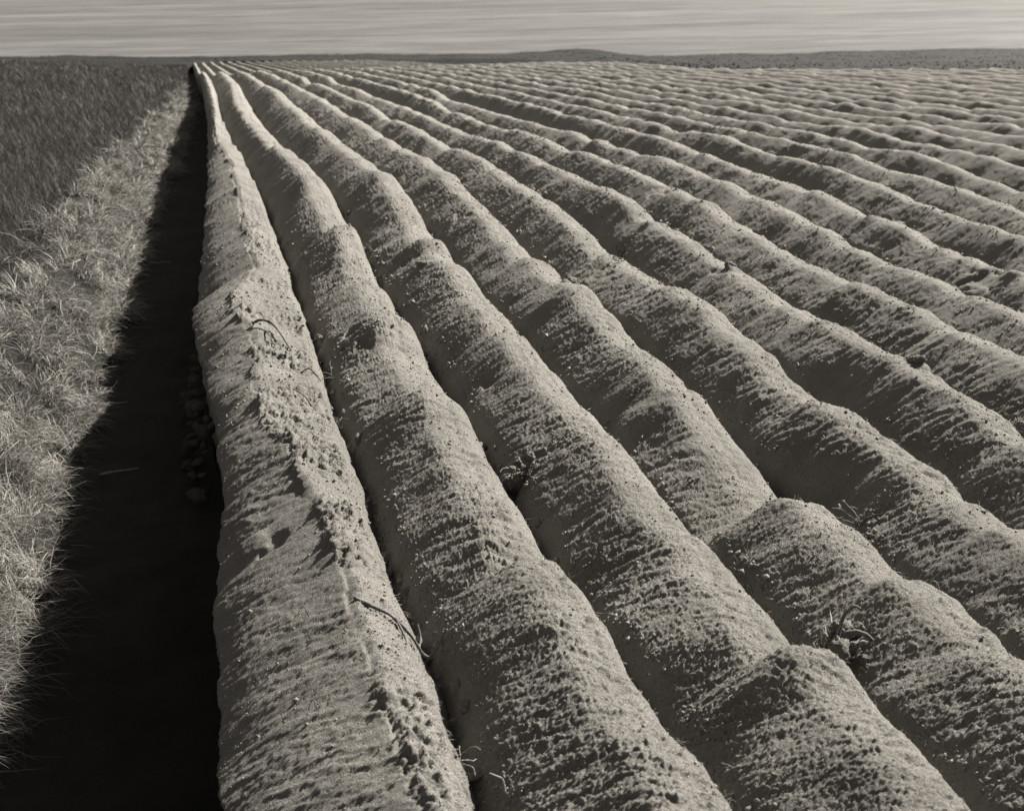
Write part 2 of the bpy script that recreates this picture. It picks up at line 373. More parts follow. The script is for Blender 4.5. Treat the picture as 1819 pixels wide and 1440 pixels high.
def ridge_z(i, x, y):
    """world height of ridge i at (x, y); arrays of one shape"""
    c = crest(i, y)
    if i == 1:
        s = shoulder(y); b = bank(y); fr = boundary(1, y); f = furrow(1, y)
        re = np.minimum(0.665 + 0.03 * pn(y * 1.9, 2.2, 91) + 0.022 * pn(y * 8, 2.2, 92) + 0.012 * pn(y * 19, 2.2, 90), fr - 0.06)
        re = np.maximum(re, s + 0.09)
        rez = c - 0.075 - 0.25 * np.maximum(re - 0.66, 0)
        bz = c - (0.36 + 0.03 * pn(y * 1.3, 5.5, 93)) * np.clip((s - b) / 0.6, 0.5, 1.15)
        floor = G(y) - DITCH_D - 0.08
        t = np.clip((x - b) / np.maximum(s - b, 1e-3), 0, 1)
        qd = 1 - t
        left = c - (c - bz) * (0.74 * qd + 0.26 * qd ** 3)
        wt = np.clip((b - x) / 0.10, 0, 1)
        left = np.where(x < b, bz + (floor - bz) * (wt ** 1.6), left)
        t2 = np.clip((x - s) / np.maximum(re - s, 1e-3), 0, 1)
        top = c + (rez - c) * t2
        t3 = np.clip((x - re) / np.maximum(fr - re, 1e-3), 0, 1)
        right = rez + (f - rez) * (t3 ** 0.85)
        z = np.where(x < s, left, np.where(x < re, top, right))
        z = z - (0.09 + 0.03 * pn(x * 1.5, y * 2.2, 97)) * np.exp(-((fr - x) / 0.06) ** 2) * (1 - 0.6 * sstep(9, 18, y))
        z = z + 0.03 * (0.3 - np.abs(pn(x * 10, y * 10, 96))) * sstep(re, fr, x)
        hh = 0.014                                           # soften the shoulder a little
        k = np.exp(-((x - s) / hh) ** 2) * 0.004
        z = z - k
        toprough = ((x > s - 0.05) & (x < re + 0.08)) * 1.0
        cm = sstep(-0.35, 0.25, pn(x * 1.2, y * 1.5, 95))
        wq = 0.02 * pn(x * 9, y * 9, 88)
        crumb = 0.036 * (np.abs(pn((x + wq) * 14, (y - wq) * 14, 94)) - 0.25) * cm + 0.034 * (np.abs(pn((x - wq) * 27, (y + wq) * 27, 99)) - 0.25) * cm + 0.03 * pn(x * 3.5, y * 2.8, 89) * (1 + 2.2 * sstep(11, 20, y)) - 0.10 * np.exp(-((y - 22) / 1.2) ** 2) + 0.05 * np.exp(-((y - 19.3) / 1.0) ** 2)
        r = rough(x, y, True) * np.where(x < s, np.where(x < b, 0.6, 0.62), 1.0)
        return z + r + toprough * crumb * (1 - 0.75 * sstep(11, 17, y)) + CAM_H
    xl, xr = boundary(i - 1, y), boundary(i, y)
    fl, f2 = furrow(i - 1, y), furrow(i, y)
    xc = crest_x(i, y) + 0.014 * pn(y * 1.6, i * 1.1, 85) + 0.018 * pn(y * 4.1, i * 1.7, 86) + 0.011 * pn(y * 11, i * 1.7, 87)
    xs = xc - 0.085 + 0.018 * pn(y * 2.6, i * 3.1, 88); xe = xc + 0.045
    tilt = 0.042 + 0.014 * pn(y * 1.9, i * 4.3, 87)
    tl = np.clip((x - xl) / (xs - xl), 0, 1)
    tr = np.clip((xr - x) / (xr - xe), 0, 1)
    tt_ = np.clip((x - xs) / (xe - xs), 0, 1)
    pl = 1 - (1 - tl) ** 1.22
    pr = 1 - (1 - tr) ** 1.9
    z = np.where(x < xs, fl + (c - fl) * pl, np.where(x < xe, c - tilt * tt_, f2 + (c - tilt - f2) * pr))
    z = z - 0.010 * np.exp(-((x - xs) / 0.03) ** 2)
    dn = np.minimum(x - xl, xr - x)
    z = z - (0.09 + 0.03 * pn(x * 1.5, y * 2.2, 97)) * np.exp(-(dn / 0.06) ** 2) * (1 - 0.6 * sstep(9, 18, y))
    # crumbs gather in the furrow
    fur = np.minimum(tl / 0.25, tr / 0.5)
    z = z + (0.045 * (np.abs(pn(x * 9, y * 9, 96)) - 0.25) + 0.02 * pn(x * 3, y * 4, 97)) * (1 - sstep(0, 1, fur))
    z = z + 0.020 * (np.abs(pn(x * 11, y * 11, 98)) - 0.25) * np.exp(-((x - xc - 0.02) / 0.05) ** 2) * (1 - 0.5 * sstep(14, 25, y))
    return z + rough(x, y, True) + CAM_H

def field_z(x, y):
    """world height of the field, ditch or verge at one point"""
    xa, ya = np.array([float(x)]), np.array([float(y)])
    if x < float(bank(ya)[0]) - 0.09: return float(verge_z(xa, ya)[0])
    i = 1
    while i < N_RIDGE and x > float(boundary(i, ya)[0]): i += 1
    return float(ridge_z(i, xa, ya)[0])

def verge_z(x, y):
    e = verge_edge(y)
    d = e - x
    g = G(y) - ditch_d(y) * (1 - 0.25 * sstep(25, 45, y))
    rise = (0.68 + ditch_d(y) - DITCH_D) * sstep(-0.08, 0.62, d) + 0.12 * sstep(0.6, 2.0, d)
    g = g + 0.072 * np.maximum(-x - 2.0, 0) * (1 - 0.55 * sstep(12, 30, -x))
    return g + rise * (1 - 0.25 * sstep(25, 45, y)) + (0.03 * fbm(x * 2.2, y * 2.2, 21, 3) + 0.07 * pn(x * 1.1, y * 0.9, 23)) * sstep(-.2, .4, d) + 0.008 * fbm(x * 9, y * 9, 22, 2) + CAM_H

def field_end(x):
    """where ridge rows stop, as a distance along the rows"""
    return float(np.interp(x, [0, 5, 10, 15.5, 16.6, 17.4, 19.7, 23.4, 28, 34], [131, 126, 121, 112, 50, 41, 37.6, 33.8, 31, 29]))

# skyline of the scrubby bluff above the sea: x and drop at 140 m
SKY = np.array([(-60,-15.9),(-28.3,-15.8),(-18,-15.96),(-12.7,-16.05),(-10.6,-16.05),(-7.9,-16.2),(-4.1,-16.36),(2.1,-16.53),(6.6,-16.55),(11.8,-16.6),(22.5,-16.89),(33.5,-17.14),
    (37.9,-16.97),(41.7,-16.83),(43.7,-17.0),(46.3,-17.5),(49.6,-17.85),(54.2,-17.9),(56.9,-17.86),(59.6,-17.85),(65.1,-18.1),(68.6,-18.1),(73.5,-17.95),(80.7,-18.1),(87.9,-18.1),(96.9,-18.4),(119,-19.1),(170,-20)])
SEA_Z = -32 + CAM_H

# ------------------------------------------------------------------ the setting
def y_steps(y0, y1, k=0.0011):
    ys = [y0]; y = y0
    while y < y1:
        y += k * y * (1 + min(y, 45) / 8); ys.append(y)
    return np.array(ys)

ORD = ['', 'first', 'second', 'third', 'fourth', 'fifth', 'sixth', 'seventh', 'eighth', 'ninth', 'tenth', 'eleventh', 'twelfth', 'thirteenth', 'fourteenth', 'fifteenth', 'sixteenth', 'seventeenth', 'eighteenth', 'nineteenth', 'twentieth',
    'twenty-first', 'twenty-second', 'twenty-third', 'twenty-fourth', 'twenty-fifth', 'twenty-sixth', 'twenty-seventh', 'twenty-eighth', 'twenty-ninth', 'thirtieth',
    'thirty-first', 'thirty-second', 'thirty-third', 'thirty-fourth', 'thirty-fifth']
RLAB = {1: 'crumbling soil ridge at the very edge of the dark ditch, bright rough top',
    2: 'second soil ridge from the ditch, a smooth hump stepping up near the frame bottom',
    3: 'third soil ridge from the ditch, long and running out beside a curled root clump',
    4: 'fourth soil ridge from the ditch, with a blunt hump after a dark hollow',
    5: 'fifth soil ridge from the ditch, long even crest with a grass tuft in its furrow',
    6: 'sixth soil ridge from the ditch, a split clod on its crest'}
ridges = {}
for i in range(1, N_RIDGE + 1):
    xc = X0 + SP * (i - 1)
    y0 = 2.1 if i < 3 else max(2.2, 0.82 * (xc - 0.7) / 0.72)
    y1 = field_end(xc)
    ys = y_steps(y0, y1)
    dist = math.sqrt((y0*1.15)**2 + xc*xc + 9.0)
    n = int(np.clip(0.8 / (0.00145 * dist), 16, 150))
    if i == 1:
        wall = np.linspace(-0.16, 0, 26); body = np.linspace(0, 1, 92)[1:]
        Y = np.repeat(ys[:, None], len(wall) + len(body), 1)
        b = bank(ys)[:, None]; fr = boundary(1, ys)[:, None]
        Xg = np.concatenate([b + wall[None], b + (fr - b) * body[None]], 1)
    else:
        nl = int(n * 0.76); nr = n - nl
        xl = boundary(i - 1, ys)[:, None]; xr = boundary(i, ys)[:, None]
        tl = np.linspace(0, 1, nl); tr = np.linspace(0, 1, nr + 1)[1:]
        cx = crest_x(i, ys)[:, None]
        Xg = np.concatenate([xl + (cx - xl) * tl[None], cx + (xr - cx) * tr[None]], 1)
        Y = np.repeat(ys[:, None], Xg.shape[1], 1)
    Z = ridge_z(i, Xg, Y)
    if i == 1:
        nw = len(wall); ww = np.linspace(1, 0, nw)[None]
        lip = Z[:, nw - 1:nw]
        floor = (G(ys) - ditch_d(ys) - 0.08 + CAM_H)[:, None]
        Xw = b + 0.09 * ww ** 0.7 + (0.03 * pn(Y[:, :nw] * 5, ww * 6 + 0 * Y[:, :nw], 61) + 0.015 * pn(Y[:, :nw] * 14, ww * 14 + 0 * Y[:, :nw], 62)) * np.minimum(ww * 4, 1)
        Xg[:, :nw] = Xw
        Z[:, :nw] = lip + (floor - lip) * ww ** 1.3
    # close the near and far ends down to the ground below
    V = np.stack([Xg, Y, Z], -1)
    a = V[:1].copy(); a[..., 2] -= 0.7; a[..., 1] -= 0.05
    e = V[-1:].copy(); e[..., 2] -= 0.9; e[..., 1] += 0.15
    V = np.concatenate([a, V, e], 0)
    o = mk('soil_ridge', V, quads=grid_quads(V.shape[0], V.shape[1]), mat=M_SOIL)
    lab = RLAB.get(i)
    if lab is None:
        lab = ORD[i] + (' soil ridge counted from the dark ditch, one of the even ploughed rows' if i <= 12 else ' soil ridge counted from the dark ditch, a narrow wavy row far off')
    tag(o, lab, 'soil ridge', 'ploughed soil ridges')
    ridges[i] = o

# ditch floor
ys = y_steps(1.5, 130, 0.006)
t = np.linspace(0, 1, 40)
xa = (verge_edge(ys) - 0.25)[:, None]; xb = (bank(ys) + 0.05)[:, None]
Xg = xa + (xb - xa) * t[None]; Y = np.repeat(ys[:, None], 40, 1)
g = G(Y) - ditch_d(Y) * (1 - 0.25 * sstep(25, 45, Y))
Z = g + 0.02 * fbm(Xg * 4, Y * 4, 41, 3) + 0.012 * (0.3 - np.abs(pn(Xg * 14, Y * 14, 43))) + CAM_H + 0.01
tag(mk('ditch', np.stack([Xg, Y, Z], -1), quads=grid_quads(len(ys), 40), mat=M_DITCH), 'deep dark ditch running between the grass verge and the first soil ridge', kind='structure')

# verge ground under the grass
ys = y_steps(1.5, 131, 0.006)
t = np.linspace(0, 1, 70) ** 1.8
xa = (verge_edge(ys) + 0.05)[:, None]; wd = 2.5 + ys[:, None] * 0.55
Xg = xa - wd * t[None]; Y = np.repeat(ys[:, None], 70, 1)
Z = verge_z(Xg, Y)
tag(mk('verge', np.stack([Xg, Y, Z], -1), quads=grid_quads(len(ys), 70)[:, ::-1], mat=M_VERGE), 'grassy verge ground left of the ditch', kind='structure')

# the bluff beyond the field, then its drop to the shore
tt = np.concatenate([np.linspace(-0.42, 0.95, 240)])
yy = np.concatenate([np.linspace(24, 60, 50), np.linspace(61, 139, 90), [140, 142, 146, 152, 160, 172, 190, 215]])
Tg, Yg = np.meshgrid(tt, yy)
sky_s = np.interp(Tg * 140, SKY[:, 0], SKY[:, 1]) / 140
ye = np.interp(Tg, [-0.5, 0, .0185, .08, .15, .239, .285, .31, .331, .378, .4265, .526, .695, 1.0], [116, 120, 130, 124, 113, 100, 75, 60, 50, 44, 41, 37.5, 33.7, 30])
es = G(ye) / ye
q = np.clip((Yg - ye) / (140 - ye), 0, 1)
sl_ = es + (sky_s - es) * q ** 0.8
Zb = Yg * sl_
Zb = np.where(Yg < ye, G(Yg) - np.where(Tg > 0.06, 1.7 - 1.25 * sstep(34, 46, Yg), 1.7), Zb - 0.10)
fall = np.clip((Yg - 141) / 60, 0, 1)
Zb = Zb + fall ** 0.6 * (-36 - Zb)
Xg = Tg * Yg
Zb = Zb + (0.14 * fbm(Xg * 0.3, Yg * 0.3, 51, 3)) * sstep(0, 6, Yg - ye) * (1 - sstep(135, 150, Yg) * 0.6) + CAM_H
tag(mk('bluff', np.stack([Xg, Yg, Zb], -1), quads=grid_quads(len(yy), len(tt)), mat=M_BLUFF), 'low scrubby bluff at the seaward end of the field', kind='structure')

# ground sheet under everything near
ys = np.array([-25, -10, -3, 0, 2, 4, 6, 10, 15, 20, 26, 34, 44, 60.]); xs = np.linspace(-45, 60, 60)
Xg, Yg = np.meshgrid(xs, ys)
Zg = G(np.maximum(Yg, 0)) - 1.9 + CAM_H
tag(mk('ground', np.stack([Xg, Yg, Zg], -1), quads=grid_quads(len(ys), 60), mat=M_BLUFF), kind='structure')

# the sea
xs = np.concatenate([-np.geomspace(9000, 60, 20), np.linspace(-40, 200, 20), np.geomspace(260, 9000, 20)])
ys = np.concatenate([np.linspace(150, 600, 30), np.geomspace(650, 14000, 30)])
Xg, Yg = np.meshgrid(xs, ys)
tag(mk('sea', np.stack([Xg, Yg, np.full_like(Xg, SEA_Z)], -1), quads=grid_quads(len(ys), len(xs)), mat=M_SEA), 'pale streaked sea filling the top of the view', kind='structure')

# ------------------------------------------------------------------ crumbs and root fibres on the near ridges
OCT = np.array([(1,0,0),(-1,0,0),(0,1,0),(0,-1,0),(0,0,1),(0,0,-1)], float)
OCT_F = np.array([(0,2,4),(2,1,4),(1,3,4),(3,0,4),(2,0,5),(1,2,5),(3,1,5),(0,3,5)])

def crumbs(parent, pts, rad, mat):
    n = len(pts)
    s = rad[:, None, None] * rng.uniform(0.65, 1.25, (n, 1, 3)) * OCT[None]
    s = s * rng.uniform(0.75, 1.25, (n, 6, 1))
    a = rng.uniform(0, 6.28, n); ca, sa = np.cos(a)[:, None], np.sin(a)[:, None]
    b = rng.uniform(-0.8, 0.8, n); cb, sb = np.cos(b)[:, None], np.sin(b)[:, None]
    x, y, z = s[..., 0], s[..., 1], s[..., 2]
    x, z = x * cb + z * sb, z * cb - x * sb
    x, y = x * ca - y * sa, x * sa + y * ca
    V = np.stack([x, y, z], -1) + pts[:, None, :]
    F = OCT_F[None] + (np.arange(n) * 6)[:, None, None]
    return mk('soil_crumbs', V, tris=F, mat=mat, parent=parent, smooth=False)

def blades(name, base, L, az, el0, bend, w, mat, parent=None, wob=0.35):
    """curved tapering blades: base points, length, heading, starting elevation, total bend down, width"""
    n = len(base)
    P = [base]; d = L / 3
    for k in range(3):
        el = el0 - bend * (k + 0.4) / 3
        aa = az + rng.normal(0, wob, n) * (k > 0)
        step = np.stack([np.cos(el) * np.cos(aa), np.cos(el) * np.sin(aa), np.sin(el)], -1) * d[:, None]
        P.append(P[-1] + step)
    side = np.stack([-np.sin(az), np.cos(az), np.zeros(n)], -1)
    tw = rng.uniform(-0.6, 0.6, n)[:, None]
    side = side * np.cos(tw) + np.array([0, 0, 1.0]) * np.sin(tw)
    V = []
    for k, f in enumerate((0.8, 1.0, 0.7)):
        V += [P[k] - side * (w * f / 2)[:, None], P[k] + side * (w * f / 2)[:, None]]
    V.append(P[3])
    V = np.stack(V, 1)
    o = (np.arange(n) * 7)[:, None]
    q = np.concatenate([o + np.array([0, 1, 3, 2]), o + np.array([2, 3, 5, 4])], 0)
    t = o + np.array([4, 5, 6])
    return mk(name, V, quads=q, tris=t, mat=mat, parent=parent, smooth=True)

def sample_y(n, a, b, p):
    u = rng.uniform(0, 1, n)
    if p == 1: return a * (b / a) ** u
    return (a ** (1 - p) + u * (b ** (1 - p) - a ** (1 - p))) ** (1 / (1 - p))

NCR = {1: 15000, 2: 13000, 3: 12000, 4: 10000, 5: 8000, 6: 6000, 7: 5000, 8: 4000, 9: 3000, 10: 2500, 11: 2000, 12: 1600}
for i, n in NCR.items():
    xc = X0 + SP * (i - 1)
    y0 = 2.4 if i < 3 else max(2.5, 0.9 * (xc - 0.5) / 0.72)
    y = sample_y(n, y0, min(3.2 * y0 + 6, 24), 1.7)
    if i == 1:
        b = bank(y); fr = boundary(1, y); s = shoulder(y)
        u = rng.uniform(0, 1, n)
        x = np.where(rng.uniform(0, 1, n) < 0.72, s + (fr - s) * u, b + (s - b) * u)
        keep = pn(x * 1.6, y * 1.6, 201) > rng.uniform(-0.7, 0.6, n)
    else:
        xl, xr = boundary(i - 1, y), boundary(i, y)
        u = rng.uniform(0, 1, n)
        u = np.where(rng.uniform(0, 1, n) < 0.3, u ** 2.2 * 0.6, u)
        x = xl + (xr - xl) * u
        keep = pn(x * 1.6, y * 1.6, 201) > rng.uniform(-0.7, 0.6, n)
    x, y = x[keep], y[keep]
    z = ridge_z(i, x, y)
    d = np.sqrt(x * x + y * y + 9)
    r = np.maximum(0.002, 0.00048 * d) * np.exp(rng.normal(0.0, 0.5, len(x)))
    r = np.minimum(r, 0.016)
    if i > 1: r = r * (1 + 1.1 * (u[keep] < 0.17) * (pn(x * 2.1, y * 2.1, 205) > 0.0))
    tag(crumbs(ridges[i], np.stack([x, y, z + 0.25 * r], -1), r, M_CRUMB), kind='stuff')
    m = n // 5
    y = sample_y(m, y0, min(2.2 * y0 + 5, 16), 1.6)
    if i == 1:
        x = 0.66 + rng.normal(0, 0.05, m); x = np.minimum(x, boundary(1, y))
    else:
        x = xc + np.where(rng.uniform(0, 1, m) < 0.6, np.abs(rng.normal(0, 0.10, m)), rng.uniform(-0.5, 0.1, m))
        x = np.minimum(x, boundary(i, y))
    z = ridge_z(i, x, y)
    keep = pn(x * 1.3, y * 1.3, 203) > rng.uniform(-0.5, 0.5, m)
    x, y, z = x[keep], y[keep], z[keep]; m = len(x)
    d = np.sqrt(x * x + y * y + 9)
    f = blades('root_fibres', np.stack([x, y, z - 0.004], -1), rng.uniform(0.015, 0.07, m), rng.uniform(0, 6.28, m), rng.uniform(-0.2, 1.2, m),
               rng.uniform(0.2, 1.8, m), np.maximum(0.0008, 0.00022 * d), M_PALE, ridges[i], 0.7)
    tag(f, kind='stuff')

# ------------------------------------------------------------------ grass on the verge
def verge_grass():
    n = 46000
    y = sample_y(n, 3.2, 60, 1.15)
    wd = np.interp(y, [3, 8, 13, 18, 26, 40, 60], [1.3, 1.25, 1.05, 1.05, 0.95, 0.7, 0.6]) + 0.25 * pn(y * 0.6, 2.2, 301)
    e = verge_edge(y)
    x = e + 0.10 - wd * rng.uniform(0, 1, n) ** 1.15
    keep = rng.uniform(0, 1, n) < 0.02 + 0.85 * sstep(-0.15, 0.4, fbm(x * 2.3, y * 1.6, 302, 2))
    x, y, e = x[keep], y[keep], e[keep]; n = len(x)
    z = verge_z(x, y)
    d = np.sqrt(x * x + y * y + 9)
    # tussocks lie over in swirls
    az = 2.2 * math.pi * fbm(x * 1.1, y * 0.9, 303, 2) + rng.normal(0, 0.75, n)
    edge = (e - x) < 0.28
    az = np.where(edge, rng.normal(-0.15, 0.8, n), az)
    el = np.where(edge, rng.uniform(0.2, 1.1, n), rng.uniform(0.15, 1.25, n))
    L = rng.uniform(0.15, 0.44, n) * (0.75 + 0.5 * sstep(-0.3, 0.4, pn(x * 1.7, y * 1.7, 304)))
    w = np.maximum(0.0036, 0.00055 * d) * rng.uniform(0.6, 1.3, n)
    o = blades('verge_grass', np.stack([x, y, z - 0.01], -1), L, az, el, rng.uniform(0.5, 1.7, n), w, M_STRAW)
    tag(o, 'tangled dry bleached grass along the edge of the dark ditch', 'grass', kind='stuff')
    # tussocks: blades springing from one root and bending over all round
    nt_, per = 620, 64
    ty = sample_y(nt_, 4.0, 45, 1.2)
    tx = verge_edge(ty) - np.interp(ty, [3, 8, 13, 26, 40], [1.1, 1.0, .9, .75, .5]) * (rng.uniform(0, 1, nt_) ** 1.7 - 0.03)
    y = np.repeat(ty, per) + rng.normal(0, 0.035, nt_ * per); x = np.repeat(tx, per) + rng.normal(0, 0.035, nt_ * per); n = nt_ * per
    z = verge_z(x, y)
    d = np.sqrt(x * x + y * y + 9)
    lean = np.repeat(rng.uniform(0, 6.28, nt_), per); size = np.repeat(rng.uniform(0.24, 0.52, nt_), per)
    az = lean + rng.normal(0, 1.0, n)
    o = blades('grass_tussocks', np.stack([x, y, z - 0.01], -1), size * rng.uniform(0.5, 1.05, n), az, rng.uniform(0.7, 1.5, n), rng.uniform(0.9, 2.3, n),
               np.maximum(0.0036, 0.0006 * d) * rng.uniform(0.6, 1.4, n), M_TUSSOCK, wob=0.25)
    tag(o, 'shaggy pale tussocks of dry grass bending over on the ditch bank', 'grass', kind='stuff')
    # long single arching blades over the lip of the ditch
    n = 450
    y = sample_y(n, 3.6, 24, 1.3)
    x = verge_edge(y) + rng.uniform(-0.12, 0.08, n)
    z = verge_z(x, y)
    d = np.sqrt(x * x + y * y + 9)
    o = blades('arching_grass', np.stack([x, y, z], -1), rng.uniform(0.22, 0.5, n), rng.normal(-0.2, 0.7, n), rng.uniform(0.1, 1.0, n),
               rng.uniform(0.8, 2.0, n), np.maximum(0.003, 0.0005 * d), M_STRAW)
    tag(o, 'long arching grass blades hanging over the ditch lip', 'grass', kind='stuff')

def standing_grass():
    n = 110000
    y = sample_y(n, 8, 120, 0.9)
    wd = np.interp(y, [3, 8, 13, 18, 26, 40, 60], [1.3, 1.2, 0.95, 0.95, 0.85, 0.55, 0.4]) + 0.3 * pn(y * 0.6, 2.2, 301)
    e = verge_edge(y) - wd + 0.1
    x = e - (0.14 * y + 1.2) * rng.uniform(0, 1, n)
    z = verge_z(x, y)
    d = np.sqrt(x * x + y * y + 9)
    k = 0.5 + 0.6 * sstep(-0.4, 0.4, fbm(x * 0.7, y * 0.4, 305, 2))
    L = rng.uniform(0.26, 0.46, n) * k
    w = np.maximum(0.003, 0.00034 * d) * rng.uniform(0.6, 1.3, n)
    o = blades('standing_grass', np.stack([x, y, z - 0.01], -1), L, rng.normal(0.6, 1.3, n), rng.uniform(0.75, 1.5, n), rng.uniform(0.1, 1.2, n), w, M_STAND)
    tag(o, 'tall dark standing grass filling the meadow left of the verge', 'grass', kind='stuff')

verge_grass()
standing_grass()

# scrub over the bluff, reading as one mass
def bluff_z(x, y):
    t = x / y
    s = np.interp(t * 140, SKY[:, 0], SKY[:, 1]) / 140
    e_ = np.interp(t, [-0.5, 0, .0185, .08, .15, .239, .285, .31, .331, .378, .4265, .526, .695, 1.0], [116, 120, 130, 124, 113, 100, 75, 60, 50, 44, 41, 37.5, 33.7, 30])
    es_ = G(e_) / e_
    q_ = np.clip((y - e_) / (140 - e_), 0, 1)
    return np.where(y < e_, -999, y * (es_ + (s - es_) * q_ ** 0.8)) - 0.1 + CAM_H, e_

def scrub():
    n = 80000
    t = rng.uniform(-0.3, 0.85, n)
    y = 30 + 112 * rng.uniform(0, 1, n) ** 0.8
    x = t * y
    z, e_ = bluff_z(x, y)
    dense = 0.5 + 0.9 * fbm(x * 0.16, y * 0.16, 401, 3)
    right = sstep(0.30, 0.36, t)
    dark = sstep(118, 134, y)
    keep = (y > e_ + 0.4) & (rng.uniform(0, 1, n) < np.clip(dense * 0.5 + 0.55 * dark + 0.1 * right, 0.05, 1))
    left = (t < -0.01)
    keep &= ~left | (y > 112)
    x, y, z, dense = x[keep], y[keep], z[keep], dense[keep]; n = len(x)
    h = 0.14 + 0.22 * np.clip(dense, 0, 1.2) * rng.uniform(0.1, 1, n)
    d = np.sqrt(x * x + y * y)
    o = blades('scrub', np.stack([x, y, z + h * rng.uniform(0, 0.5, n) - 0.05], -1), h * rng.uniform(0.3, 0.6, n), rng.uniform(0, 6.28, n), rng.uniform(-0.3, 1.0, n),
               rng.uniform(0, 1.2, n), rng.uniform(0.035, 0.08, n), M_SCRUB)
    tag(o, 'dark low coastal scrub covering the bluff before the sea', 'scrub', kind='stuff')
scrub()

# ------------------------------------------------------------------ single things lying or growing in the field
def tube_mesh(pts, r0, r1, sides=6, seed=0):
    rg = np.random.default_rng(seed)
    pts = [Vector(p) for p in pts]
    # Catmull-Rom through the points
    fine = []
    for k in range(len(pts) - 1):
        p0 = pts[max(k - 1, 0)]; p1 = pts[k]; p2 = pts[k + 1]; p3 = pts[min(k + 2, len(pts) - 1)]
        for s in range(5):
            t = s / 5
            fine.append(0.5 * ((2 * p1) + (p2 - p0) * t + (2 * p0 - 5 * p1 + 4 * p2 - p3) * t * t + (3 * p1 - p0 - 3 * p2 + p3) * t ** 3))
    fine.append(pts[-1])
    V = []; n = len(fine)
    up = Vector((0.13, 0.27, 1)).normalized()
    for k, p in enumerate(fine):
        tg = (fine[min(k + 1, n - 1)] - fine[max(k - 1, 0)]).normalized()
        a = tg.cross(up)
        if a.length < 0.05: a = tg.cross(Vector((1, 0, 0)))
        a.normalize(); b = tg.cross(a)
        r = (r0 + (r1 - r0) * k / (n - 1)) * (1 + 0.18 * rg.normal())
        for j in range(sides):
            an = 2 * math.pi * j / sides
            V.append(p + a * (r * math.cos(an)) + b * (r * math.sin(an)))
    Q = []
    for k in range(n - 1):
        for j in range(sides):
            j2 = (j + 1) % sides
            Q.append((k * sides + j, k * sides + j2, (k + 1) * sides + j2, (k + 1) * sides + j))
    V.append(fine[0]); V.append(fine[-1])
    T = []
    for j in range(sides):
        j2 = (j + 1) % sides
        T.append((len(V) - 2, j2, j)); T.append((len(V) - 1, (n - 1) * sides + j, (n - 1) * sides + j2))
    return [tuple(v) for v in V], Q, T

def tube(name, pts, r0, r1, mat, parent=None, seed=0, sides=6):
    V, Q, T = tube_mesh(pts, r0, r1, sides, seed)
    return mk(name, V, Q, T, mat, parent)

def on(x, y, dz=0.0):
    return (x, y, field_z(x, y) + dz)

def stick(name, label, cat, xy, r0, r1, mat, lift=0.0, seed=1, group=None):
    """a twig, root or straw lying on the soil through ground points (x, y, height above the soil)"""
    p0 = on(xy[0][0], xy[0][1])
    rel = []
    for (x, y, h) in xy:
        q = on(x, y, h + r0 * 0.6)
        rel.append((q[0] - p0[0], q[1] - p0[1], q[2] - p0[2]))
    o = tube(name, rel, r0 * .72, r1 * .72, mat, seed=seed)
    o.location = p0
    return tag(o, label, cat, group)

# clods: five lumpy shapes shared by all copies
def clod_mesh(k):
    import bmesh
    bm = bmesh.new()
    bmesh.ops.create_icosphere(bm, subdivisions=4, radius=1.0)
    co = np.array([v.co[:] for v in bm.verts])
    n1 = pn(co[:, 0] * 1.3 + 9 * k, co[:, 1] * 1.3 + co[:, 2] * 0.9, 500 + k)
    n2 = np.abs(pn(co[:, 0] * 3.2 + co[:, 2] * 2.1, co[:, 1] * 3.2 - co[:, 2] * 2.3 + k, 510 + k))
    n3 = np.abs(pn(co[:, 0] * 7 + co[:, 2] * 5, co[:, 1] * 7 - co[:, 2] * 4 + k, 520 + k))
    s = 0.82 + 0.25 * n1 + 0.42 * n2 + 0.30 * n3
    st = np.array([(1, .8, .7), (1.2, .8, .6), (.9, 1, .8), (1, .7, .85), (1.1, 1, .6)][k])
    for v, c, q in zip(bm.verts, co, s): v.co = Vector(c * q * st)
    me = bpy.data.meshes.new('soil_clod'); bm.to_mesh(me); bm.free()
    for p in me.polygons: p.use_smooth = True
    me.materials.append(M_SOIL)
    return me
CLODS = [clod_mesh(k) for k in range(5)]
cr = random.Random(5)
def clod(x, y, r, label, group=None, sink=0.7, z=None, mat=None):
    me = CLODS[cr.randrange(5)]
    o = bpy.data.objects.new('soil_clod', me)
    COL.objects.link(o)
    o.location = (x, y, (field_z(x, y) if z is None else z) + r * (0.6 - sink))
    o.scale = (r, r * cr.uniform(.8, 1.2), r * cr.uniform(.7, 1.0))
    o.rotation_euler = (cr.uniform(-.4, .4), cr.uniform(-.4, .4), cr.uniform(0, 6.28))
    if mat:
        o.material_slots[0].link = 'OBJECT'; o.material_slots[0].material = mat
    return tag(o, label, 'clod', group)

# clods that slid from the first ridge into the ditch
for k in range(44):
    y = 8.8 + 2.4 * (k / 43) + cr.uniform(-.1, .1)
    b = float(bank(np.array([y]))[0])
    row = cr.random()
    x = b + 0.01 - 0.20 * row
    z = float(G(y)) - DITCH_D + CAM_H + 0.62 * (1 - row)
    clod(x, y, cr.uniform(.02, .045) + .04 * cr.random() ** 3, 'crumbly clod in the heap slumped against the ditch wall of the first ridge', 'clods slumped into the ditch', z=z - .05, mat=M_CLOD_SHADE)
FUR = {1: 'first and second', 2: 'second and third', 3: 'third and fourth', 4: 'fourth and fifth', 5: 'fifth and sixth'}
def furrow_clods(f, spots, rr=(.02, .05)):
    for y in spots:
        x = float(boundary(f, np.array([y]))[0]) + cr.uniform(-.02, .07)
        clod(x, y, cr.uniform(*rr), 'crumbly clod in the shaded furrow between the %s ridges' % FUR[f], 'clods in the furrows')
